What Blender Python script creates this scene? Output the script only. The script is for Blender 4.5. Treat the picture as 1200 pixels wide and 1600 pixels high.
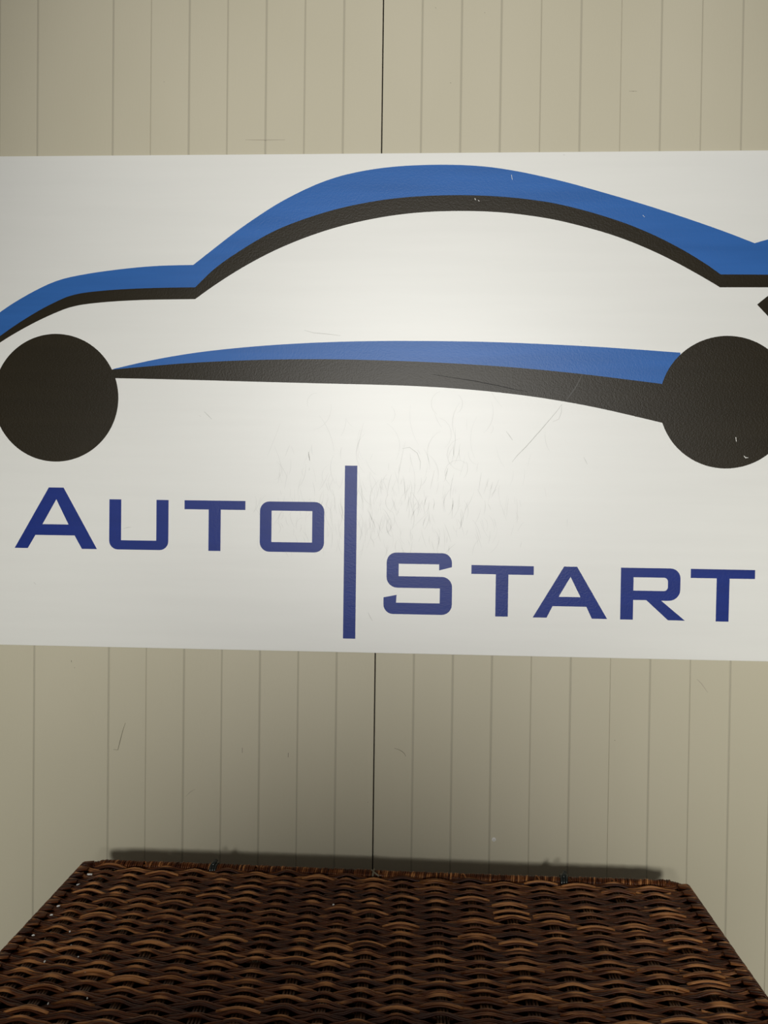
import bpy, bmesh, math, random
from mathutils import Vector, Matrix
random.seed(7)
PI = math.pi
scene = bpy.context.scene
col = scene.collection
for o in list(bpy.data.objects): bpy.data.objects.remove(o)

# ------------------------------------------------------------------ camera
cd = bpy.data.cameras.new('camera'); cam = bpy.data.objects.new('camera', cd); col.objects.link(cam)
scene.camera = cam
cd.sensor_fit = 'VERTICAL'; cd.sensor_height = 36.0; cd.lens = 36.0*1200/1600
cd.clip_start = 0.02
rt = Vector((0.99886026, 0.04598728, 0.01278064)); up = Vector((-0.01349705, 0.01530173, 0.99979182)); fw = Vector((-0.04578214, 0.99882482, -0.01590498))
cam.matrix_world = Matrix(((rt.x, up.x, -fw.x, 0), (rt.y, up.y, -fw.y, -1.2), (rt.z, up.z, -fw.z, 1.2), (0, 0, 0, 1)))

# ------------------------------------------------------------------ world, lamps, exposure
w = bpy.data.worlds.new('world'); scene.world = w; w.use_nodes = True
w.node_tree.nodes['Background'].inputs[0].default_value = (1.0, 0.96, 0.88, 1)
w.node_tree.nodes['Background'].inputs[1].default_value = 0.08
def area(name, loc, target, sx, sy, power, color):
    l = bpy.data.lights.new(name, 'AREA'); l.shape = 'RECTANGLE'; l.size = sx; l.size_y = sy
    l.energy = power; l.color = color
    o = bpy.data.objects.new(name, l); col.objects.link(o); o.location = loc
    o.rotation_euler = (Vector(target)-Vector(loc)).to_track_quat('-Z', 'Y').to_euler()
    return o
def spot(name, loc, target, power, color, ang, blend, size):
    l = bpy.data.lights.new(name, 'SPOT'); l.energy = power; l.color = color
    l.spot_size = math.radians(ang); l.spot_blend = blend; l.shadow_soft_size = size
    o = bpy.data.objects.new(name, l); col.objects.link(o); o.location = loc
    o.rotation_euler = (Vector(target)-Vector(loc)).to_track_quat('-Z', 'Y').to_euler()
    return o
spot('lamp_key', (0.0, -4.0, 1.62), (0.04, 0, 1.63), 470, (1.0, 0.99, 0.955), 33, 1.0, 0.22)
spot('fill_left', (-0.9, -4.0, 1.65), (-1.2, 0, 0.70), 385, (1.0, 0.99, 0.93), 30, 1.0, 0.22)  # added side fill; dim lower centre stands for an unseen person's shadow
spot('fill_right', (0.9, -4.0, 1.65), (1.2, 0, 0.50), 460, (1.0, 0.985, 0.92), 34, 1.0, 0.22)  # added like the left one, brightens the right of the wall
area('fill_top', (0.1, -1.5, 2.9), (0.05, 0, 1.75), 1.2, 0.5, 2, (1.0, 0.90, 0.75))  # added soft light for the upper wall

vs = scene.view_settings
scene.display_settings.display_device = 'sRGB'
vs.view_transform = 'Standard'; vs.look = 'None'; vs.gamma = 1.0; vs.use_curve_mapping = False
vs.exposure = 0.0

# ------------------------------------------------------------------ materials
def mat(name, color, rough=0.5, spec=0.5):
    m = bpy.data.materials.new(name); m.use_nodes = True
    b = m.node_tree.nodes['Principled BSDF']
    b.inputs['Base Color'].default_value = (*color, 1); b.inputs['Roughness'].default_value = rough
    b.inputs['Specular IOR Level'].default_value = spec
    return m, m.node_tree, b
def node(nt, t, **kw):
    n = nt.nodes.new(t)
    for k, v in kw.items(): setattr(n, k, v)
    return n
def noise_bump(nt, b, scale, strength, dist, stretch=(1, 1, 1), detail=3, prev=None):
    tc = node(nt, 'ShaderNodeTexCoord'); mp = node(nt, 'ShaderNodeMapping'); mp.inputs['Scale'].default_value = stretch
    nz = node(nt, 'ShaderNodeTexNoise'); nz.inputs['Scale'].default_value = scale; nz.inputs['Detail'].default_value = detail
    bp = node(nt, 'ShaderNodeBump'); bp.inputs['Strength'].default_value = strength; bp.inputs['Distance'].default_value = dist
    nt.links.new(tc.outputs['Object'], mp.inputs[0]); nt.links.new(mp.outputs[0], nz.inputs['Vector'])
    nt.links.new(nz.outputs[0], bp.inputs['Height'])
    if prev: nt.links.new(prev.outputs[0], bp.inputs['Normal'])
    nt.links.new(bp.outputs[0], b.inputs['Normal'])
    return bp, nz, mp
def tint_noise(nt, b, c1, c2, scale, stretch=(1, 1, 1), detail=4, lo=0.35, hi=0.65):
    tc = node(nt, 'ShaderNodeTexCoord'); mp = node(nt, 'ShaderNodeMapping'); mp.inputs['Scale'].default_value = stretch
    nz = node(nt, 'ShaderNodeTexNoise'); nz.inputs['Scale'].default_value = scale; nz.inputs['Detail'].default_value = detail
    cr = node(nt, 'ShaderNodeValToRGB')
    cr.color_ramp.elements[0].position = lo; cr.color_ramp.elements[0].color = (*c1, 1)
    cr.color_ramp.elements[1].position = hi; cr.color_ramp.elements[1].color = (*c2, 1)
    nt.links.new(tc.outputs['Object'], mp.inputs[0]); nt.links.new(mp.outputs[0], nz.inputs['Vector'])
    nt.links.new(nz.outputs[0], cr.inputs[0]); nt.links.new(cr.outputs[0], b.inputs['Base Color'])
    return cr

M_wall, nt, b = mat('cream_coated_steel', (0.55, 0.51, 0.40), 0.55, 0.35)
tint_noise(nt, b, (0.530, 0.492, 0.370), (0.560, 0.520, 0.398), 3.0, (1, 1, 0.6))
bp, _, _ = noise_bump(nt, b, 260, 0.25, 0.0006, (1, 1, 0.35))
M_wallg, nt, b = mat('groove_shade_steel', (0.42, 0.39, 0.30), 0.6, 0.3)  # groove shade put into the colour as a darker tone
noise_bump(nt, b, 260, 0.25, 0.0006)
M_core, nt, b = mat('dark_joint_foam', (0.03, 0.025, 0.018), 0.9, 0.2)
noise_bump(nt, b, 300, 0.4, 0.001)
M_floor, nt, b = mat('grey_concrete_floor', (0.3, 0.29, 0.27), 0.8, 0.3)
tint_noise(nt, b, (0.24, 0.23, 0.21), (0.34, 0.33, 0.30), 4)
noise_bump(nt, b, 60, 0.3, 0.002)
def vinyl(name, c, rough, ior, jit=0.06):
    """matt body under a satin clear film: diffuse and a Beckmann gloss mixed by Fresnel"""
    m, nt, b = mat(name, c)
    out = nt.nodes['Material Output']; nt.nodes.remove(b)
    df = node(nt, 'ShaderNodeBsdfDiffuse'); gl = node(nt, 'ShaderNodeBsdfAnisotropic'); gl.distribution = 'BECKMANN'
    gl.inputs['Roughness'].default_value = rough; gl.inputs['Color'].default_value = (1, 1, 1, 1)
    fr = node(nt, 'ShaderNodeFresnel'); fr.inputs['IOR'].default_value = ior
    mx = node(nt, 'ShaderNodeMixShader')
    tc = node(nt, 'ShaderNodeTexCoord'); mp = node(nt, 'ShaderNodeMapping'); mp.inputs['Scale'].default_value = (0.4, 1, 6)
    nz = node(nt, 'ShaderNodeTexNoise'); nz.inputs['Scale'].default_value = 8; nz.inputs['Detail'].default_value = 4
    cr = node(nt, 'ShaderNodeValToRGB')
    cr.color_ramp.elements[0].position = .35; cr.color_ramp.elements[0].color = (*[x*(1-jit) for x in c], 1)
    cr.color_ramp.elements[1].position = .65; cr.color_ramp.elements[1].color = (*[x*(1+jit) for x in c], 1)
    nt.links.new(tc.outputs['Object'], mp.inputs[0]); nt.links.new(mp.outputs[0], nz.inputs['Vector'])
    nt.links.new(nz.outputs[0], cr.inputs[0]); nt.links.new(cr.outputs[0], df.inputs['Color'])
    gn = node(nt, 'ShaderNodeTexNoise'); gn.inputs['Scale'].default_value = 480; gn.inputs['Detail'].default_value = 2
    bp = node(nt, 'ShaderNodeBump'); bp.inputs['Strength'].default_value = 0.30 if c[0] > .5 else 0.6; bp.inputs['Distance'].default_value = 0.0003
    nt.links.new(tc.outputs['Object'], gn.inputs['Vector']); nt.links.new(gn.outputs[0], bp.inputs['Height'])
    nt.links.new(bp.outputs[0], gl.inputs['Normal'])
    nt.links.new(fr.outputs[0], mx.inputs[0]); nt.links.new(df.outputs[0], mx.inputs[1]); nt.links.new(gl.outputs[0], mx.inputs[2])
    nt.links.new(mx.outputs[0], out.inputs['Surface'])
    return m
M_sign = vinyl('white_satin_board', (0.80, 0.80, 0.765), 0.39, 1.50, 0.012)
M_blue = vinyl('mid_blue_vinyl', (0.034, 0.135, 0.42), 0.38, 1.28)
M_black = vinyl('warm_black_vinyl', (0.023, 0.018, 0.010), 0.38, 1.28)
M_navy = vinyl('navy_blue_vinyl', (0.012, 0.031, 0.205), 0.38, 1.28)
M_scr, nt, b = mat('grey_scuff', (0.50, 0.50, 0.47), 0.6, 0.3); noise_bump(nt, b, 500, .1, .0002)
M_scrd, nt, b = mat('dark_scuff', (0.16, 0.14, 0.11), 0.7, 0.3); noise_bump(nt, b, 500, .1, .0002)
M_chip, nt, b = mat('bare_white_chip', (0.75, 0.74, 0.70), 0.6, 0.3); noise_bump(nt, b, 500, .1, .0002)
M_fleck, nt, b = mat('white_fleck_matt', (0.80, 0.80, 0.78), 0.7, 0.3); noise_bump(nt, b, 900, .3, .0004)
M_tie, nt, b = mat('black_plastic_tie', (0.006, 0.010, 0.009), 0.3, 0.6); noise_bump(nt, b, 400, .1, .0003)
M_alu, nt, b = mat('cut_aluminium_edge', (0.7, 0.7, 0.68), 0.4, 0.5); noise_bump(nt, b, 400, .1, .0003)

def reed_mat(name, dark, mid, light):
    m, nt, b = mat(name, mid, 0.36, 0.20)
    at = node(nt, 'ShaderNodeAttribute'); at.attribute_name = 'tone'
    tc = node(nt, 'ShaderNodeTexCoord')
    mp = node(nt, 'ShaderNodeMapping'); mp.inputs['Scale'].default_value = (1, 6, 6)
    nz = node(nt, 'ShaderNodeTexNoise'); nz.inputs['Scale'].default_value = 26; nz.inputs['Detail'].default_value = 5
    nt.links.new(tc.outputs['Object'], mp.inputs[0]); nt.links.new(mp.outputs[0], nz.inputs['Vector'])
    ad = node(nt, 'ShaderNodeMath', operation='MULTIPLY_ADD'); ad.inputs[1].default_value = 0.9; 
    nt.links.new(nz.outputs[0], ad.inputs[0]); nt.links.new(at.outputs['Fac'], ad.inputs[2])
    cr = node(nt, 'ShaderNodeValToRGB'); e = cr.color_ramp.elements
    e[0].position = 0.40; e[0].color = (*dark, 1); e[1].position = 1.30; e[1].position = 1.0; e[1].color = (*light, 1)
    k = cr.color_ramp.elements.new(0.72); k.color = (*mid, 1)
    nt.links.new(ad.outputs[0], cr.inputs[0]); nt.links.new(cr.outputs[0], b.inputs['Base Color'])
    bp = node(nt, 'ShaderNodeBump'); bp.inputs['Strength'].default_value = 0.5; bp.inputs['Distance'].default_value = 0.0008
    nt.links.new(nz.outputs[0], bp.inputs['Height']); nt.links.new(bp.outputs[0], b.inputs['Normal'])
    return m
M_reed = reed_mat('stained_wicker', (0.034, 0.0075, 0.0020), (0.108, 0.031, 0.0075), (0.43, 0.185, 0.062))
M_stake = reed_mat('stained_wicker_stakes', (0.022, 0.009, 0.004), (0.06, 0.027, 0.012), (0.16, 0.08, 0.035))

# ------------------------------------------------------------------ helpers
def link(name, me, material, parent=None):
    o = bpy.data.objects.new(name, me); col.objects.link(o)
    if material and not me.materials: me.materials.append(material)
    if parent: o.parent = parent
    return o
def empty(name, loc, label=None, cat=None):
    o = bpy.data.objects.new(name, None); col.objects.link(o); o.location = loc
    if label: o['label'] = label
    if cat: o['category'] = cat
    return o
def box_mesh(name, x0, x1, y0, y1, z0, z1):
    v = [(x, y, z) for x in (x0, x1) for y in (y0, y1) for z in (z0, z1)]
    f = [(0, 1, 3, 2), (4, 6, 7, 5), (0, 4, 5, 1), (2, 3, 7, 6), (0, 2, 6, 4), (1, 5, 7, 3)]
    me = bpy.data.meshes.new(name); me.from_pydata(v, [], f); me.update(); return me
def extrude_profile(name, prof, z0, z1):
    n = len(prof)
    v = [(x, y, z0) for x, y in prof]+[(x, y, z1) for x, y in prof]
    f = [(i, (i+1) % n, n+(i+1) % n, n+i) for i in range(n)]+[tuple(range(n-1, -1, -1)), tuple(range(n, 2*n))]
    me = bpy.data.meshes.new(name); me.from_pydata(v, [], f); me.update(); return me
class Tubes:
    """elliptical tubes gathered in one mesh, with a colour tone per strand"""
    def __init__(s): s.v = []; s.f = []; s.t = []
    def add(s, pts, ra, rb, side, tone, n=6, closed=False, caps=True):
        base = len(s.v); m = len(pts)
        for i, p in enumerate(pts):
            a = pts[(i-1) % m] if (closed or i > 0) else p; c = pts[(i+1) % m] if (closed or i < m-1) else p
            d = (c-a).normalized()
            sd = side(i) if callable(side) else side
            u = d.cross(sd)
            if u.length < 1e-6: u = d.cross(Vector((0.3, 0.5, 0.8)))
            u.normalize(); r = u.cross(d).normalized()
            qa = ra(i) if callable(ra) else ra
            for k in range(n):
                t = 2*PI*k/n
                s.v.append(p + r*(qa*math.cos(t)) + u*(rb*math.sin(t))); s.t.append(tone(i) if callable(tone) else tone)
        for i in range(m if closed else m-1):
            for k in range(n):
                s.f.append((base+i*n+k, base+i*n+(k+1) % n, base+((i+1) % m)*n+(k+1) % n, base+((i+1) % m)*n+k))
        if caps and not closed:
            s.f.append(tuple(base+k for k in range(n-1, -1, -1))); s.f.append(tuple(base+(m-1)*n+k for k in range(n)))
    def mesh(s, name):
        me = bpy.data.meshes.new(name); me.from_pydata([tuple(q) for q in s.v], [], s.f); me.update()
        a = me.attributes.new('tone', 'FLOAT', 'POINT'); a.data.foreach_set('value', s.t)
        me.polygons.foreach_set('use_smooth', [True]*len(me.polygons)); return me

# ------------------------------------------------------------------ the setting
PITCH = 0.0608; ZTOP = 2.9
SEAM = -0.0659
wall = link('wall_back', box_mesh('wall_back', -3.2, 3.0, 0.0430, 0.060, 0, ZTOP), M_core)
wall['kind'] = 'structure'
# width in mm of the pressed groove at each position counted from the joint
wl = {1: 4.2, 2: 3.2, 3: 4.2, 4: 3.0, 5: 4.4, 6: 1.8, 7: 4.2, 8: 0.0, 9: 4.2, 10: 1.8}
wr = {1: 4.0, 2: 4.2, 3: 4.2, 4: 2.2, 5: 4.0, 6: 1.4, 7: 3.6, 8: 2.2, 9: 3.8, 10: 1.8}
def gw(i, side):
    d = wl if side < 0 else wr
    k = (i-1) % 10+1
    return d[k]/1000
DEP = 0.0006
def strip(parent, xa, ga, xb, gb):
    x0 = xa+ga*.30; x1 = xb-gb*.30; c0 = ga*.25; c1 = gb*.25
    if ga < 0: x0 = xa+.00095; c0 = .0005
    if gb < 0: x1 = xb-.00095; c1 = .0005
    prof = [(x0, DEP), (x0, 0.00042), (x0+c0*.5, 0.00013), (x0+c0, 0.0), (x1-c1, 0.0), (x1-c1*.5, 0.00013), (x1, 0.00042), (x1, DEP)]
    o = link('strip', extrude_profile('strip', prof, 0.0, ZTOP), M_wall, parent)
for pn in (-2, -1, 0, 1):
    X0 = SEAM+pn*20*PITCH; X1 = X0+20*PITCH
    pan = link('wall_panel', box_mesh('wall_panel', X0+0.0009, X1-0.0009, DEP, 0.0430, 0.0, ZTOP), M_wallg, wall)
    side = -1 if pn in (-1, 1) else 1
    xs = [(X0, -1)]
    for i in range(1, 20):
        g = gw(20-i, -1) if pn in (-1, 1) else gw(i, 1)
        if g > 0: xs.append((X0+i*PITCH, g))
    xs.append((X1, -1))
    for (xa, ga), (xb, gb) in zip(xs[:-1], xs[1:]): strip(pan, xa, ga, xb, gb)
floor = link('floor', box_mesh('floor', -3.2, 3.0, -4.6, 0.06, -0.05, 0.0), M_floor); floor['kind'] = 'structure'

# small marks on the wall: a plug, a drilled hole, scuffs
CZ = 1.2
def disc_mesh(name, cx, cz, r, y0, y1, n=14, dome=0.0):
    v = [(cx+r*math.cos(2*PI*k/n), y1, cz+r*math.sin(2*PI*k/n)) for k in range(n)]
    v += [(cx+r*.8*math.cos(2*PI*k/n), y0, cz+r*.8*math.sin(2*PI*k/n)) for k in range(n)]+[(cx, y0-dome, cz)]
    f = [(k, (k+1) % n, n+(k+1) % n, n+k) for k in range(n)]+[(n+k, n+(k+1) % n, 2*n) for k in range(n)]
    f.append(tuple(range(n-1, -1, -1)))
    me = bpy.data.meshes.new(name); me.from_pydata(v, [], f); me.update(); return me
o = link('wall_plug', disc_mesh('wall_plug', 0.1236, CZ-0.5291, 0.0034, -0.0008, 0.0, 14, 0.0004), M_chip, wall)
o['label'] = 'small round pale plug in the wall'
o = link('plug_hole', disc_mesh('plug_hole', 0.1236, CZ-0.5291, 0.0009, -0.00145, -0.0010, 10), M_scr, wall)
o = link('drilled_hole', disc_mesh('drilled_hole', 0.4834, CZ-0.6930, 0.0023, -0.0002, 0.0, 14), M_core, wall)
o['label'] = 'small black drilled hole'
def ribbon(pts, y, wd, th=0.00006):
    """thin flat stroke on a wall-parallel plane; tapers at its ends"""
    v = []; f = []; m = len(pts)
    for i, (x, z) in enumerate(pts):
        a = pts[max(i-1, 0)]; c = pts[min(i+1, m-1)]
        d = Vector((c[0]-a[0], c[1]-a[1])); d.normalize(); n = Vector((-d.y, d.x))
        t = i/(m-1); ww = wd*(0.35+0.65*math.sin(PI*min(max(t, .05), .95)))/2
        v += [(x+n.x*ww, y, z+n.y*ww), (x-n.x*ww, y, z-n.y*ww), (x+n.x*ww, y-th, z+n.y*ww), (x-n.x*ww, y-th, z-n.y*ww)]
        if i:
            b0 = 4*(i-1); b1 = 4*i
            f += [(b0+2, b0+3, b1+3, b1+2), (b0, b0+2, b1+2, b1), (b0+1, b1+1, b1+3, b0+3)]
    return v, f
def ribbons(name, lst, y, material, parent, stuff=False):
    V = []; F = []
    for pts, wd in lst:
        v, f = ribbon(pts, y, wd); k = len(V); V += v; F += [tuple(i+k for i in q) for q in f]
    me = bpy.data.meshes.new(name); me.from_pydata(V, [], F); me.update()
    o = link(name, me, material, parent)
    if stuff: o['kind'] = 'stuff'
    return o
def mm(l): return [(x/1000, CZ+z/1000) for x, z in l]
M_ws, nt, b = mat('wall_scuff', (0.20, 0.18, 0.13), 0.7, 0.2); noise_bump(nt, b, 500, .1, .0002)
ribbons('scratch', [(mm([(-463.6, -361), (-468, -374), (-471.7, -388.7), (-475.7, -405), (-483, -404.4)]), .0011)], 0, M_ws, wall)
ribbons('scratch', [(mm([(-34.1, -389.9), (-27, -392), (-22, -394.6), (-18, -398), (-15.8, -402.5)]), .0009)], 0, M_ws, wall)
M_ws2, nt, b = mat('wall_light_scuff', (0.40, 0.36, 0.28), 0.7, 0.2); noise_bump(nt, b, 500, .1, .0002)
ribbons('scratch', [(mm([(430.8, -270), (438, -277), (447.6, -290.6)]), .0012)], 0, M_ws2, wall)
ribbons('scratch', [(mm([(-366, -477), (-358, -469), (-350, -464)]), .0009)], 0, M_ws2, wall)
ribbons('scratch', [(mm([(-280, 560.8), (-255, 560.2), (-217, 560.2)]), .0012)], 0, M_ws2, wall)
ribbons('scuff_mark', [(mm([(-552.5, -263), (-552.0, -266)]), .0016), (mm([(-547.5, -274.4), (-546.4, -275)]), .0014), (mm([(-274.9, -396), (-275.0, -404)]), .0013),
    (mm([(-201.6, -402), (-201.8, -409)]), .0015), (mm([(307, -368), (308.4, -368.6)]), .0013), (mm([(39.0, 645.6), (40.0, 644.8)]), .0015), (mm([(14, 761), (16, 760)]), .001),
    (mm([(317.5, 629.3), (318.5, 629)]), .0013), (mm([(312, 629.5), (324, 629.2)]), .0006), (mm([(-410, 652.5), (-409.2, 652)]), .0014), (mm([(90, 752), (91, 751.4)]), .0013), (mm([(-75, -476), (-74.4, -477)]), .0011)],
    0, M_scrd, wall, True)

# ------------------------------------------------------------------ the sign
SY = -0.0030
sign = empty('sign_board', (-0.05, 0.0, CZ-0.240), 'white sign board with a blue and black car outline and navy lettering', 'sign')
def wp(o, parent):                      # parent while keeping the world position of the mesh data
    o.parent = parent; o.matrix_parent_inverse = Matrix.Translation(parent.location).inverted(); return o
def board():
    x0, x1, z0, z1 = -0.765, 0.665, CZ-0.2400, CZ+0.5368
    me = box_mesh('board', x0, x1, SY, 0.0, z0, z1)
    bm = bmesh.new(); bm.from_mesh(me)
    bmesh.ops.bevel(bm, geom=[e for e in bm.edges if all(v.co.y < -0.001 for v in e.verts)], offset=0.0005, segments=2, affect='EDGES', profile=0.5)
    bmesh.ops.recalc_face_normals(bm, faces=bm.faces)
    bm.to_mesh(me); bm.free(); return me
wp(link('board', board(), M_sign), sign)
def flat(name, loops, material, lift=0.00012, label=None, parent=sign):
    cu = bpy.data.curves.new(name, 'CURVE'); cu.dimensions = '2D'; cu.fill_mode = 'BOTH'; cu.extrude = lift
    for lp in loops:
        sp = cu.splines.new('POLY'); sp.points.add(len(lp)-1)
        for p, (x, z) in zip(sp.points, lp): p.co = (x/1000, CZ+z/1000, 0, 1)
        sp.use_cyclic_u = True
    to = bpy.data.objects.new('tmp', cu); col.objects.link(to)
    me = bpy.data.meshes.new_from_object(to.evaluated_get(bpy.context.evaluated_depsgraph_get()))
    bpy.data.objects.remove(to); bpy.data.curves.remove(cu)
    me.transform(Matrix.Translation((0, SY-lift*0.2, 0)) @ Matrix.Rotation(PI/2, 4, 'X'))
    me.name = name; me.materials.clear()
    o = link(name, me, material); wp(o, parent)
    if label: o['label'] = label
    return o
def rnd(pts, n=6):
    """polygon (x,z[,r]) with rounded corners"""
    out = []; m = len(pts)
    for i, p in enumerate(pts):
        r = p[2] if len(p) > 2 else 0
        P = Vector(p[:2])
        if r <= 0: out.append(tuple(P)); continue
        a = Vector(pts[i-1][:2])-P; c = Vector(pts[(i+1) % m][:2])-P
        a.normalize(); c.normalize(); ang = a.angle(c); d = r/math.tan(ang/2)
        A = P+a*d; B = P+c*d; O = P+(a+c).normalized()*(r/math.sin(ang/2))
        va = A-O; vb = B-O; th = va.angle(vb)
        sgn = 1 if va.x*vb.y-va.y*vb.x > 0 else -1
        for k in range(n+1):
            t = sgn*th*k/n; out.append((O.x+va.x*math.cos(t)-va.y*math.sin(t), O.y+va.x*math.sin(t)+va.y*math.cos(t)))
    return out
def smooth(pts, passes=1, sub=4):
    p = [Vector(q) for q in pts]
    for _ in range(passes):
        p = [p[0]]+[p[i]*0.6+(p[i-1]+p[i+1])*0.2 + (p[i]*0.4-(p[i-1]+p[i+1])*0.2)*0.5 for i in range(1, len(p)-1)]+[p[-1]]
    out = []
    for i in range(len(p)-1):
        a = p[max(i-1, 0)]; b_ = p[i]; c = p[i+1]; d = p[min(i+2, len(p)-1)]
        for k in range(sub):
            t = k/sub
            q = 0.5*((2*b_)+(c-a)*t+(2*a-5*b_+4*c-d)*t*t+(3*b_-a-3*c+d)*t**3)
            out.append((q.x, q.y))
    out.append(tuple(p[-1])); return out
BT1 = [(-722, 235), (-698, 266), (-670.4, 291.3), (-625.7, 318.7), (-579.2, 341.0), (-532.7, 351.0), (-463.9, 360.0), (-412.7, 364.0), (-359.7, 364.9)]
BT2 = [(-359.7, 364.9), (-328.4, 389.3), (-294.2, 415.7), (-261.0, 438.5), (-228.0, 459.7), (-194.0, 477.4), (-161.1, 492.0), (-128.3, 502.7), (-94.4, 509.9), (-61.7, 514.6), (-29.0, 517.3), (4.6, 518.4), (37.2, 518.5), (69.7, 517.3), (103.1, 514.4), (135.5, 509.2), (167.8, 502.8), (216.7, 491.2), (265.5, 477.3), (330.5, 458.0), (395.4, 436.8), (459.0, 414.3), (503.2, 396.7)]
BT3 = [(503.2, 396.7), (523.0, 402.5), (560, 411), (600, 412)]
BB1 = [(-722, 205), (-698, 232), (-670.2, 252.8), (-635.9, 276.2), (-600.7, 297.0), (-566.6, 313.2), (-553.2, 317.6), (-532.5, 321.8), (-497.5, 325.3), (-463.6, 327.4), (-412.4, 329.3), (-356.3, 329.9)]
BB2 = [(-356.3, 329.9), (-341.2, 344.9), (-328.1, 357.3), (-311.0, 370.3), (-293.8, 381.8), (-260.7, 402.6), (-227.6, 420.0), (-193.5, 433.2), (-160.6, 444.0), (-127.7, 453.0), (-93.8, 460.0), (-61.1, 465.3), (-28.4, 468.8), (5.3, 470.9), (37.8, 471.7), (70.3, 471.5), (103.7, 470.2), (136.1, 467.6), (168.4, 463.8), (201.7, 458.6), (250.5, 446.6), (299.1, 431.3), (331.2, 418.9), (363.3, 404.4), (396.3, 387.0), (428.3, 367.6), (453.5, 349.6)]
BB3 = [(453.5, 349.6), (524.1, 349.2), (590, 349)]
KB1 = [(-722, 196), (-698, 223), (-670.1, 242.6), (-635.8, 263.0), (-600.6, 281.0), (-566.5, 295.5), (-548.9, 300.4), (-532.4, 303.4), (-497.4, 307.0), (-463.5, 309.1), (-429.7, 310.5), (-356.1, 311.5)]
KB2 = [(-356.1, 311.5), (-327.8, 331.9), (-293.6, 353.9), (-260.4, 372.8), (-227.3, 389.3), (-193.2, 403.5), (-160.2, 415.3), (-127.3, 425.0), (-93.5, 432.9), (-60.7, 439.0), (-28.0, 443.4), (5.6, 446.2), (38.2, 447.3), (70.7, 447.3), (104.1, 446.1), (136.5, 443.5), (185.4, 436.7), (217.7, 430.0), (266.5, 417.2), (299.6, 406.5), (331.7, 394.0), (363.7, 379.6), (396.7, 362.7), (428.7, 344.6), (453.0, 330.0)]
KB3 = [(453.0, 330.0), (524.5, 330.0), (590, 330)]
def chain(*segs):
    out = []
    for s in segs: out += s if not out else s[1:]
    return out
bt = chain(smooth(BT1), smooth(BT2), smooth(BT3)); bb = chain(smooth(BB1), smooth(BB2), BB3); kb = chain(smooth(KB1), smooth(KB2), KB3)
flat('roof_line', [bt+bb[::-1]], M_blue, label='blue car roof outline')
flat('roof_black_line', [bb+kb[::-1]], M_black, label='black band under the blue roof outline')  # black printed band of the car drawing
def circle(cx, cz, r, n=96): return [(cx+r*math.cos(2*PI*k/n), cz+r*math.sin(2*PI*k/n)) for k in range(n)]
flat('wheel', [circle(-579.0, 155.2, 101.2)], M_black, 0.00020, 'solid black front wheel')
flat('wheel', [circle(466.0, 155.4, 101.0)], M_black, 0.00020, 'solid black rear wheel')
SBT = [(-486.3, 201.4), (-428.9, 214.8), (-377.8, 224.2), (-326.9, 231.3), (-259.0, 238.1), (-191.4, 242.8), (-125.2, 245.6), (-75.2, 246.7), (-25.4, 247.2), (73.6, 246.7), (139.5, 245.0), (237.4, 240.8), (302.5, 237.1), (395.4, 230.6)]
SBB = [(-486.3, 200.6), (-428.8, 206.0), (-377.7, 210.5), (-326.7, 213.7), (-258.8, 216.7), (-191.1, 218.1), (-124.9, 218.2), (-57.9, 216.8), (8.8, 214.6), (74.1, 211.4), (140.1, 207.2), (205.8, 201.5), (270.3, 194.8), (395.4, 179.5)]
SKB = [(-492.1, 187.0), (-428.7, 186.1), (-326.5, 184.1), (-258.4, 182.5), (-157.5, 180.5), (-57.4, 178.8), (9.3, 176.6), (74.7, 172.5), (140.7, 166.3), (206.5, 157.4), (271.1, 146.1), (367.4, 124.0), (395, 117.2)]
sb = smooth(SBB)
flat('sill_stripe', [smooth(SBT)+sb[::-1]], M_blue, label='blue side stripe')
flat('sill_black_stripe', [[(-492, 200)]+sb+smooth(SKB)[::-1]], M_black, 0.00016, 'black side stripe')  # black printed stripe of the car drawing
flat('tail_lamp_mark', [[(508.8, 304.0), (540, 330), (590, 330), (590, 262), (548, 262)]], M_black, label='black pointed mark')
L = lambda ch: 'navy blue letter '+ch
flat('letter', [[(-644.4, -84.2), (-589.3, 12.9), (-565.3, 12.9), (-510.6, -84.2), (-535.0, -84.2), (-547.0, -63.1), (-610.7, -63.1), (-623.0, -84.2)], [(-577.0, -5.8), (-557.0, -45.7), (-599.3, -45.7)]], M_navy, label=L('A, the tall first one'))
flat('letter', [rnd([(-491.0, -4.7), (-471.8, -4.7), (-471.8, -69.4), (-415.2, -69.4), (-415.2, -4.7), (-395.8, -4.7), (-395.8, -84.2, 14), (-491.0, -84.2, 14)])], M_navy, label=L('U'))
flat('letter', [[(-370.2, -4.7), (-273.2, -4.7), (-273.2, -18.9), (-312.3, -18.9), (-312.3, -84.1), (-331.6, -84.1), (-331.6, -18.9), (-370.2, -18.9)]], M_navy, label=L('T, under the front of the car'))
flat('letter', [rnd([(-250.0, -4.9, 15), (-148.4, -4.9, 15), (-148.4, -84.0, 15), (-250.0, -84.0, 15)]), rnd([(-231.5, -19.2, .6), (-167.3, -19.2, .6), (-167.3, -68.6, .6), (-231.5, -68.6, .6)])], M_navy, label=L('O'))
flat('divider_bar', [[(-116.8, 52.7), (-97.4, 52.7), (-97.4, -218.3), (-116.8, -218.3)]], M_navy, label='tall navy blue vertical bar')
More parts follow.
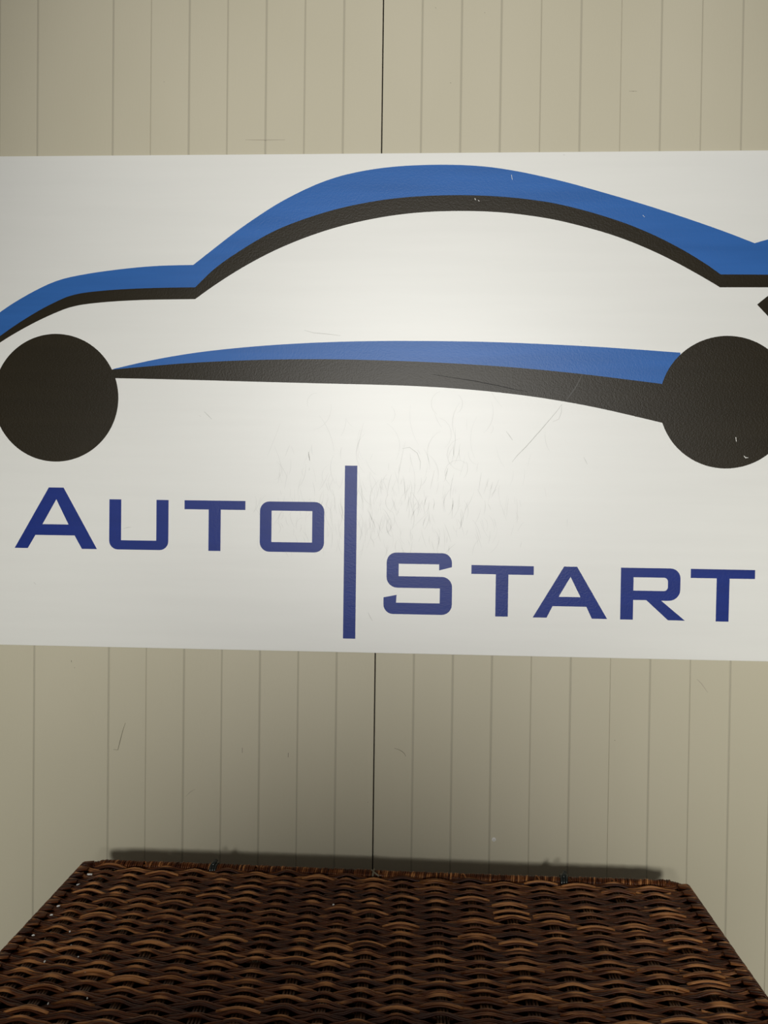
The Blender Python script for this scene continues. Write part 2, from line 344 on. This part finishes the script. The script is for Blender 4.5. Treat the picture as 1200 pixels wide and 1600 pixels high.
S_ = [(52.0, -103.6), (52.0, -82.0, 15), (-49.7, -82.0, 15), (-49.7, -137.0, 17), (33.7, -137.0, .1), (33.7, -160.4), (-34.3, -160.4), (-33.6, -148.2), (-54.0, -152.4), (-54.0, -178.3, 15), (52.7, -178.3, 16), (52.7, -118.9, 16), (-30.8, -118.9), (-30.8, -99.5), (32.2, -99.5), (32.2, -108.9)]
flat('letter', [rnd(S_)], M_navy, label=L('S'))
flat('letter', [[(82.2, -99.5), (178.4, -99.9), (178.4, -113.5), (139.5, -113.6), (139.5, -179.0), (120.1, -179.0), (120.1, -113.4), (82.2, -113.4)]], M_navy, label=L('T, second in the lower word'))
flat('letter', [[(224.8, -99.6), (244.8, -99.6), (291.8, -179.5), (268.4, -179.5), (259.8, -161.3), (208.1, -161.3), (199.2, -179.3), (177.9, -179.3)], [(235.0, -115.4), (250.6, -146.6), (217.2, -146.6)]], M_navy, label=L('A, the small one in the lower word'))
flat('letter', [rnd([(311.6, -99.8), (402.0, -99.8, 15), (402.0, -149.6, 17), (373.6, -149.8), (409.8, -179.8), (384.1, -179.6), (350.9, -149.3), (331.0, -149.3), (331.0, -179.8), (311.6, -179.8)]),
                rnd([(331.0, -114.3), (383.2, -114.3, 6), (383.2, -134.8, 6), (331.0, -134.8)])], M_navy, label=L('R'))
flat('letter', [[(417.4, -99.9), (514.0, -100.1), (514.0, -113.9), (476.0, -114.0), (475.6, -180.0), (456.2, -180.0), (456.6, -113.9), (417.4, -113.9)]], M_navy, label=L('T, the last one'))

# wear on the sign
def px(x, y):       # measured photograph position -> millimetres on the board
    r = fw+rt*((x-600)/1200)-up*((y-800)/1200); t = (1.2+SY)/r.y
    return r.x*t, CZ+r.z*t
def stroke(l, wd): return ([px(*q) for q in l], wd)
M_fs, nt, b = mat('faint_scuff', (0.655, 0.655, 0.63), 0.5, 0.4); noise_bump(nt, b, 500, .1, .0002)
fs = []
def curvy(x, y, ln, ang, bend, wd):
    pts = []; n = 7
    for i in range(n):
        t = i/(n-1)-.5; a = ang+bend*t
        pts.append((x+math.cos(a)*ln*t+bend*6*t*t, y+math.sin(a)*ln*t))
    fs.append(stroke(pts, wd))
rs = random.Random(3)
for k in range(430):
    x = rs.gauss(590, 115); y = rs.gauss(800, 42)
    if not (400 < x < 900 and 690 < y < 868): continue
    curvy(x, y, rs.uniform(8, 36), PI/2+rs.gauss(0, .28), rs.gauss(0, .5), rs.uniform(.00025, .0006))
for k in range(40):
    x = rs.gauss(620, 120); y = rs.gauss(690, 50)
    if not (380 < x < 950 and 612 < y < 760): continue
    curvy(x, y, rs.uniform(15, 70), PI/2+rs.gauss(0, .35), rs.gauss(0, .7), rs.uniform(.00025, .00055))
o = ribbons('fine_scratches', fs, SY, M_fs, None, True); wp(o, sign)
for l, wd, m_ in [([(878, 632), (868, 645), (845, 672), (822, 698), (808, 712), (800, 722)], .0008, M_scr), ([(878, 632), (877, 645), (873, 655), (864, 659)], .0005, M_scr),
              ([(791, 674), (797, 682), (801, 688)], .0007, M_scr), ([(482, 706), (483, 714), (484, 720)], .0009, M_scrd), ([(483.5, 731), (483, 735)], .0008, M_scr),
              ([(475, 516), (490, 520), (512, 522), (532, 524.5)], .0006, M_scr), ([(319, 643), (325, 649), (331, 655)], .0008, M_scr), ([(311, 649), (314, 651)], .0006, M_scr),
              ([(912, 714), (915, 720), (918, 726)], .0006, M_scr), ([(628, 701), (640, 699), (652, 708), (657, 722), (656, 735)], .0006, M_scr), ([(700, 731), (698, 738), (696, 744)], .0006, M_scr),
              ([(193, 826), (200, 824), (205, 824)], .0006, M_scr), ([(575, 957), (579, 965), (582, 970)], .0006, M_scr), ([(438, 661), (432, 678), (423, 700), (418, 712)], .0004, M_fs),
              ([(53, 910), (56, 913)], .0008, M_scr), ([(907, 533), (909, 533.4)], .0011, M_scr), ([(880, 242), (883, 242)], .0010, M_scr)]:
    wp(ribbons('scratch', [stroke(l, wd)], SY, m_, None), sign)
M_gs, nt, b = mat('grey_scuff_on_black', (0.06, 0.055, 0.05), 0.5, 0.4); noise_bump(nt, b, 500, .1, .0002)
M_ds, nt, b = mat('scored_line', (0.004, 0.004, 0.004), 0.7, 0.2); noise_bump(nt, b, 500, .1, .0002)
wp(ribbons('scratch', [stroke([(909, 586), (902, 601), (894, 613), (885, 625)], .0020)], SY-.00016, M_gs, None), sign)
wp(ribbons('scratch', [stroke([(676, 585), (700, 589), (740, 595), (780, 603), (806, 609), (825, 612)], .0008)], SY-.00016, M_ds, None), sign)
for l, wd in [([(1149.5, 683), (1150.5, 690)], .0022), ([(1162, 712), (1165, 715.5), (1169, 715)], .0014), ([(741.5, 310), (743.5, 312.5)], .0022), ([(747, 313), (749, 314.5)], .0018),
              ([(799, 273), (800.5, 281)], .0014), ([(1004, 336), (1007, 339)], .0012)]:
    wp(ribbons('paint_chip', [stroke(l, wd)], SY-.0002, M_chip, None), sign)

# ------------------------------------------------------------------ the wicker chest
LZ = 1.2-0.5506                     # height of the lid's weave plane
XL, XR = -0.4885, 0.3880            # lid rails
YB, YF = -0.0830, -0.6100           # back and front rails
chest = empty('wicker_chest', ((XL+XR)/2, (YB+YF)/2, 0), 'dark brown woven wicker chest with a flat lid, below the white sign', 'chest')
lid = link('lid', bpy.data.meshes.new('lid_rail'), None); 
stk = [-0.450, -0.410, -0.366, -0.321, -0.275, -0.229, -0.186, -0.138, -0.098, -0.0575, -0.0165, 0.031, 0.080, 0.130, 0.182, 0.2345, 0.287, 0.337]
AMP = 0.0040; PIT = 0.0090
knots = [XL]+stk+[XR]
def uofx(x):
    for i in range(len(knots)-1):
        if x <= knots[i+1]: return i+(x-knots[i])/(knots[i+1]-knots[i])
    return len(knots)-1
rw = random.Random(11)
Y0 = YB-0.0095
NR = int((Y0-YF-0.006)/PIT)
def lid_sag(x, y): return 0.0018*math.sin(2.3*x*3+1)*math.sin(y*7)
# lid itself = frame rods; weavers, stakes and bindings are its sub-parts
T = Tubes()
def rrect(x0, x1, y0, y1, r, z, n=8, step=0.03):
    out = []
    cs = [(x1-r, y1-r, 0), (x0+r, y1-r, PI/2), (x0+r, y0+r, PI), (x1-r, y0+r, 3*PI/2)]
    for i, (cx, cy, a0) in enumerate(cs):
        for k in range(n+1):
            a = a0+PI/2*k/n; out.append(Vector((cx+r*math.cos(a), cy+r*math.sin(a), z)))
        nx = cs[(i+1) % 4]; a = a0+PI/2
        p = out[-1]; q = Vector((nx[0]+r*math.cos(nx[2]), nx[1]+r*math.sin(nx[2]), z))
        m = max(2, int((q-p).length/step))
        for k in range(1, m): out.append(p.lerp(q, k/m))
    return out
T.add(rrect(XL, XR, YF, YB, 0.026, LZ), 0.0040, 0.0040, Vector((0, 0, 1)), 0.25, 8, closed=True)
me = T.mesh('lid'); me.materials.append(M_reed)
old = lid.data; lid.data = me; bpy.data.meshes.remove(old)
wp(lid, chest)
def sub(name, me, m_, parent=lid):
    o = link(name, me, m_); o.parent = parent
    return o
for j in range(NR):
    yc = Y0-j*PIT+rw.uniform(-.0009, .0009)
    sgn = 1 if j % 2 else -1
    T = Tubes()
    ns = 2 if rw.random() < .72 else 3
    wd = (0.0088/ns)
    ph = rw.uniform(0, 6); wob = rw.uniform(.0003, .0010)
    spl = None
    for s in range(ns):
        tone = min(max(rw.gauss(0.22, .13), -.05), .55)
        off = (s-(ns-1)/2)*wd
        pts = []
        # inner run over and under the stakes
        n = 8*(len(knots)-1)
        d1 = rw.uniform(0, 6); d2 = rw.uniform(0, 6); amp = AMP*rw.uniform(.85, 1.12); va = [rw.uniform(.78, 1.22) for _ in range(len(knots)+1)]; vy = [rw.gauss(0, .0006) for _ in range(len(knots)+1)]
        # left wrap
        za = amp*sgn*math.cos(0)
        def wrap(xc, outdir, sg):
            q = []
            for k in range(1, 8):
                a = PI*k/8
                q.append(Vector((xc+outdir*0.0062*math.sin(a), yc+off-0.0009*k*(1 if sg > 0 else -1)*.6, LZ+sg*0.0052*math.cos(a))))
            q.append(Vector((xc-outdir*0.012, yc+off-0.004*sg, LZ-sg*0.0062)))
            return q
        left = wrap(XL, -1, sgn)[::-1]
        mid = []; crest_light = []
        for i in range(n+1):
            kx = i/8; k0 = min(int(kx), len(knots)-2); x = knots[k0]+(knots[k0+1]-knots[k0])*(kx-k0)
            c = math.cos(PI*kx); c = math.copysign(abs(c)**1.9, c)*va[int(round(kx))]
            z = LZ+sgn*amp*c+0.0004*math.sin(9*x+d1)
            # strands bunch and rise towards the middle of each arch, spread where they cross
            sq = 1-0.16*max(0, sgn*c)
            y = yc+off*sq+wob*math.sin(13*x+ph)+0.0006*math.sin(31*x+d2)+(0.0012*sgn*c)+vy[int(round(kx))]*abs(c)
            crest_light.append(max(0, sgn*c)**2)  # arch crests painted lighter, their highlight put into the reed tone
            mid.append(Vector((x, y, z+lid_sag(x, y))))
        e = (len(knots)-1) % 2
        sR = sgn*(1 if e == 0 else -1)
        pts = left+mid+wrap(XR, 1, sR)
        T.add(pts, wd*0.54, 0.00165 if ns == 2 else 0.00135, Vector((0, 1, 0)), lambda i, w_=[0]*8+crest_light+[0]*8, t_=tone, g_=rw.uniform(.08, .34): t_-.10+g_*w_[i], 6)
        # lengths of reed differ in tone: overlay short spliced pieces on a few arches
    T2 = T
    for k in range(rw.randint(1, 4)):
        i0 = rw.randrange(1, len(knots)-1)
        if (i0 % 2 == 0) != (sgn > 0): i0 = min(i0+1, len(knots)-2)
        xa = knots[i0]-.024; xb = knots[i0]+.024; q = []
        o_ = rw.choice([-.002, .0022])
        for m_ in range(9):
            x = xa+(xb-xa)*m_/8; kx = uofx(x); c = math.cos(PI*kx)
            q.append(Vector((x, yc+o_+.0012*sgn*c, LZ+sgn*AMP*c+0.0012+lid_sag(x, yc))))
        T.add(q, .0021, .0013, Vector((0, 1, 0)), rw.uniform(.25, .6), 6)
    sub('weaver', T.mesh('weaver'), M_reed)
for i, x in enumerate(stk):
    T = Tubes(); nn = 4
    slope = rw.uniform(-.006, .006)
    for s in range(nn):
        off = (s-(nn-1)/2)*.0033; pts = []; tone = rw.gauss(.22, .09)
        for k in range(29):
            t = k/28; y = YB+.001+(YF-YB)*t
            pts.append(Vector((x+off+slope*(t-.3)+.0006*math.sin(20*t+s+i), y, LZ+lid_sag(x, y)+.0003*math.sin(30*t+s*2))))
        T.add(pts, .00172, .0013, Vector((1, 0, 0)), tone, 6)
    sub('stake', T.mesh('stake'), M_stake)
# wrapped back and front rails
def binding(ya):
    T = Tubes(); r = .0056; xs = XL+.022; xe = XR-.018
    x = xs
    while x < xe:
        pw = rw.uniform(.0026, .0036); lean = rw.uniform(.0006, .0022); pts = []
        if rw.random() < .04: lean = -.003
        rr = r+rw.uniform(-.0004, .0008)
        for k in range(11):
            a = 2*PI*k/11
            pts.append(Vector((x+lean*math.sin(a)+.0004*k/11, ya+rr*math.sin(a), LZ+.0004+lid_sag(x, ya)+rr*1.0*math.cos(a))))
        T.add(pts, pw*.52, .0010, lambda i: Vector((1, 0, 0)), min(.65, max(-.05, rw.gauss(.18, .15))), 5, closed=True)
        x += pw
    return T.mesh('rail_binding')
sub('rail_binding', binding(YB+.001), M_reed)
sub('rail_binding', binding(YF), M_reed)
for k in range(3):          # coiled reeds that form the rim skirt of the lid
    T = Tubes(); T.add(rrect(XL, XR, YF, YB, 0.026, LZ-.0100-.0078*k), .0042, .0038, Vector((0, 0, 1)), .2+.05*k, 8, closed=True)
    sub('skirt_reed', T.mesh('skirt_reed'), M_reed)
# small corner wraps
for cx, cy, a0 in ((XR-.026, YB-.026, 0), (XL+.026, YB-.026, PI/2), (XL+.026, YF+.026, PI), (XR-.026, YF+.026, 3*PI/2)):
    T = Tubes()
    for k in range(13):
        a = a0+PI/2*(k+.5)/13; c = Vector((cx+.026*math.cos(a), cy+.026*math.sin(a), LZ)); d = Vector((math.cos(a), math.sin(a), 0)); tg = Vector((-d.y, d.x, 0))
        pts = [c+d*(.0056*math.cos(2*PI*m/10))+Vector((0, 0, .0056*math.sin(2*PI*m/10)))+tg*.001*math.sin(2*PI*m/10) for m in range(10)]
        T.add(pts, .0019, .0010, lambda i, tg=tg: tg, rw.gauss(.1, .1), 5, closed=True)
    sub('corner_binding', T.mesh('corner_binding'), M_reed)
# hinge ties on the back rail
for x, big in ((-0.2965, 1), (-0.0600, 0), (0.2165, 1)):
    T = Tubes(); R_ = .0094 if big else .0078
    for dx in ((-.0034, 0, .0034) if big else (0,)):
        pts = [Vector((x+dx+.001*math.sin(2*PI*k/16+1), YB+.001+R_*math.cos(2*PI*k/16), LZ-.001+R_*math.sin(2*PI*k/16))) for k in range(16)]
        T.add(pts, .0021 if big else .0014, .0014, Vector((1, 0, 0)), .0, 6, closed=True)
    if big:
        T.add([Vector((x-.001, YB-.004, LZ+.0075)), Vector((x, YB+.000, LZ+.0095)), Vector((x+.003, YB+.004, LZ+.0125))], .0028, .0020, Vector((1, 0, 0)), 0, 8)
    else:
        T.add([Vector((x-.003, YB-.002, LZ+.0085)), Vector((x+.003, YB-.010, LZ+.0075)), Vector((x+.009, YB-.015, LZ+.006))], .0012, .0010, Vector((1, 0, 0)), 0, 6)
    o = sub('hinge_tie', T.mesh('hinge_tie'), M_tie if big else M_ws)
    if big: o['label'] = 'black plastic hinge tie'
# small white flecks on the weave
def fleck(cx, cy, cz, lx, ly, lz, rot):
    bm = bmesh.new(); bmesh.ops.create_icosphere(bm, subdivisions=1, radius=1)
    for v in bm.verts: v.co *= rw.uniform(.75, 1.15)
    bmesh.ops.scale(bm, vec=(lx, ly, lz), verts=bm.verts); bmesh.ops.rotate(bm, cent=(0, 0, 0), matrix=Matrix.Rotation(rot, 3, 'Z'), verts=bm.verts)
    bmesh.ops.translate(bm, vec=(cx, cy, cz), verts=bm.verts)
    me = bpy.data.meshes.new('white_fleck'); bm.to_mesh(me); bm.free(); return me
for (x, y, lx, ly, rot) in [(-469, -118, 5.0, 1.7, 0), (-451, -111, 3.4, 1.2, 0), (-472.6, -148, 3.0, 1.0, .9), (-473.4, -205.6, 2.6, .8, .6), (-472.3, -227.5, 2.4, .7, .6), (-472.1, -274.4, 2.4, .8, .4),
        (-431, -263, 1.2, 1.2, 0), (-416, -292, 1.0, 1.2, 0), (-397, -314.6, 1.0, 1.6, 0), (-432, -325.8, 1.0, 1.9, 0), (-375.4, -342.7, 1.0, 1.7, -.5), (-392, -398.5, .9, 1.4, 0),
        (-354, -387.5, .8, 1.3, 0), (-108.3, -176.8, 1.7, 1.5, .3), (339.3, -281.6, .5, 1.4, 0), (342.7, -298.5, .5, 1.0, 0), (297, -328.3, .5, 1.5, 0)]:
    o = sub('white_fleck', fleck(x/1000, y/1000, LZ+.0036, lx/1000*1.0, ly/1000*1.15, .0013, rot), M_fleck)

# body of the chest below the lid
body = link('body', bpy.data.meshes.new('b'), None)
BX0, BX1, BY0, BY1 = XL+.012, XR-.012, YF+.012, YB-.012
T = Tubes(); T.add(rrect(BX0, BX1, BY0, BY1, .03, LZ-.013), .006, .006, Vector((0, 0, 1)), .25, 8, closed=True)
me = T.mesh('body'); me.materials.append(M_reed); old = body.data; body.data = me; bpy.data.meshes.remove(old); wp(body, chest)
T = Tubes(); T.add(rrect(BX0, BX1, BY0, BY1, .03, .012), .006, .006, Vector((0, 0, 1)), .25, 8, closed=True)
sub('foot_ring', T.mesh('foot_ring'), M_reed, body)
path = rrect(BX0, BX1, BY0, BY1, .03, 0, 6, .0215)
# resample so stakes sit at every second point
per = sum((path[(i+1) % len(path)]-path[i]).length for i in range(len(path)))
NS = 60
def at_len(s):
    s = s % per
    for i in range(len(path)):
        d = (path[(i+1) % len(path)]-path[i]).length
        if s <= d: return path[i].lerp(path[(i+1) % len(path)], s/d)
        s -= d
    return path[0]
rs_ = [at_len(per*k/(NS*4)) for k in range(NS*4)]
cen = Vector(((BX0+BX1)/2, (BY0+BY1)/2, 0))
nrm = []
for k in range(len(rs_)):
    t = (rs_[(k+1) % len(rs_)]-rs_[k-1]).normalized(); nrm.append(Vector((t.y, -t.x, 0)))
T = Tubes(); zz = .024; row = 0
while zz < LZ-.020:
    sg = 1 if row % 2 else -1
    T.add([rs_[k]+nrm[k]*(.004*sg*math.cos(PI*k/4))+Vector((0, 0, zz)) for k in range(len(rs_))], .0044, .0018, Vector((0, 0, 1)), min(.5, max(0, rw.gauss(.22, .12))), 4, closed=True)
    zz += .0088; row += 1
o = sub('woven_wall', T.mesh('woven_wall'), M_reed, body); o['kind'] = 'stuff'
for k in range(NS):
    T = Tubes(); p = rs_[k*4]; n_ = nrm[k*4]; tg = Vector((-n_.y, n_.x, 0))
    for s in (-.0033, 0, .0033): T.add([p+tg*s+Vector((0, 0, z)) for z in (.008, .2, .4, LZ-.016)], .0017, .0013, n_, .2+rw.uniform(-.1, .1), 6)
    sub('body_stake', T.mesh('body_stake'), M_stake, body)
sub('bottom_board', box_mesh('bottom_board', BX0+.004, BX1-.004, BY0+.004, BY1-.004, .012, .020), M_stake, body)

# added dark shell inside the body, so that the gaps of the lid read black
def shade_shell():
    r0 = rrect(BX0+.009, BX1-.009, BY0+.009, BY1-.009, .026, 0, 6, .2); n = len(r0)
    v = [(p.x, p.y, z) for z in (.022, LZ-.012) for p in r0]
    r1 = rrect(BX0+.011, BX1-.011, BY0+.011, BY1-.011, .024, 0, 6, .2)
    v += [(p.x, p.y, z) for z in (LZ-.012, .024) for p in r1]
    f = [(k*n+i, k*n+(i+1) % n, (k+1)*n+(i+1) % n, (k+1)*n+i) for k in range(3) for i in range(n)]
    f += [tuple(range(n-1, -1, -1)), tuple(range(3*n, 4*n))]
    me = bpy.data.meshes.new('shade_shell'); me.from_pydata(v, [], f); me.update(); return me
M_lin, nt, b = mat('dark_shell', (0.012, 0.010, 0.009), 0.95, 0.1); noise_bump(nt, b, 800, .4, .0005)
sub('shade_shell', shade_shell(), M_lin, body)
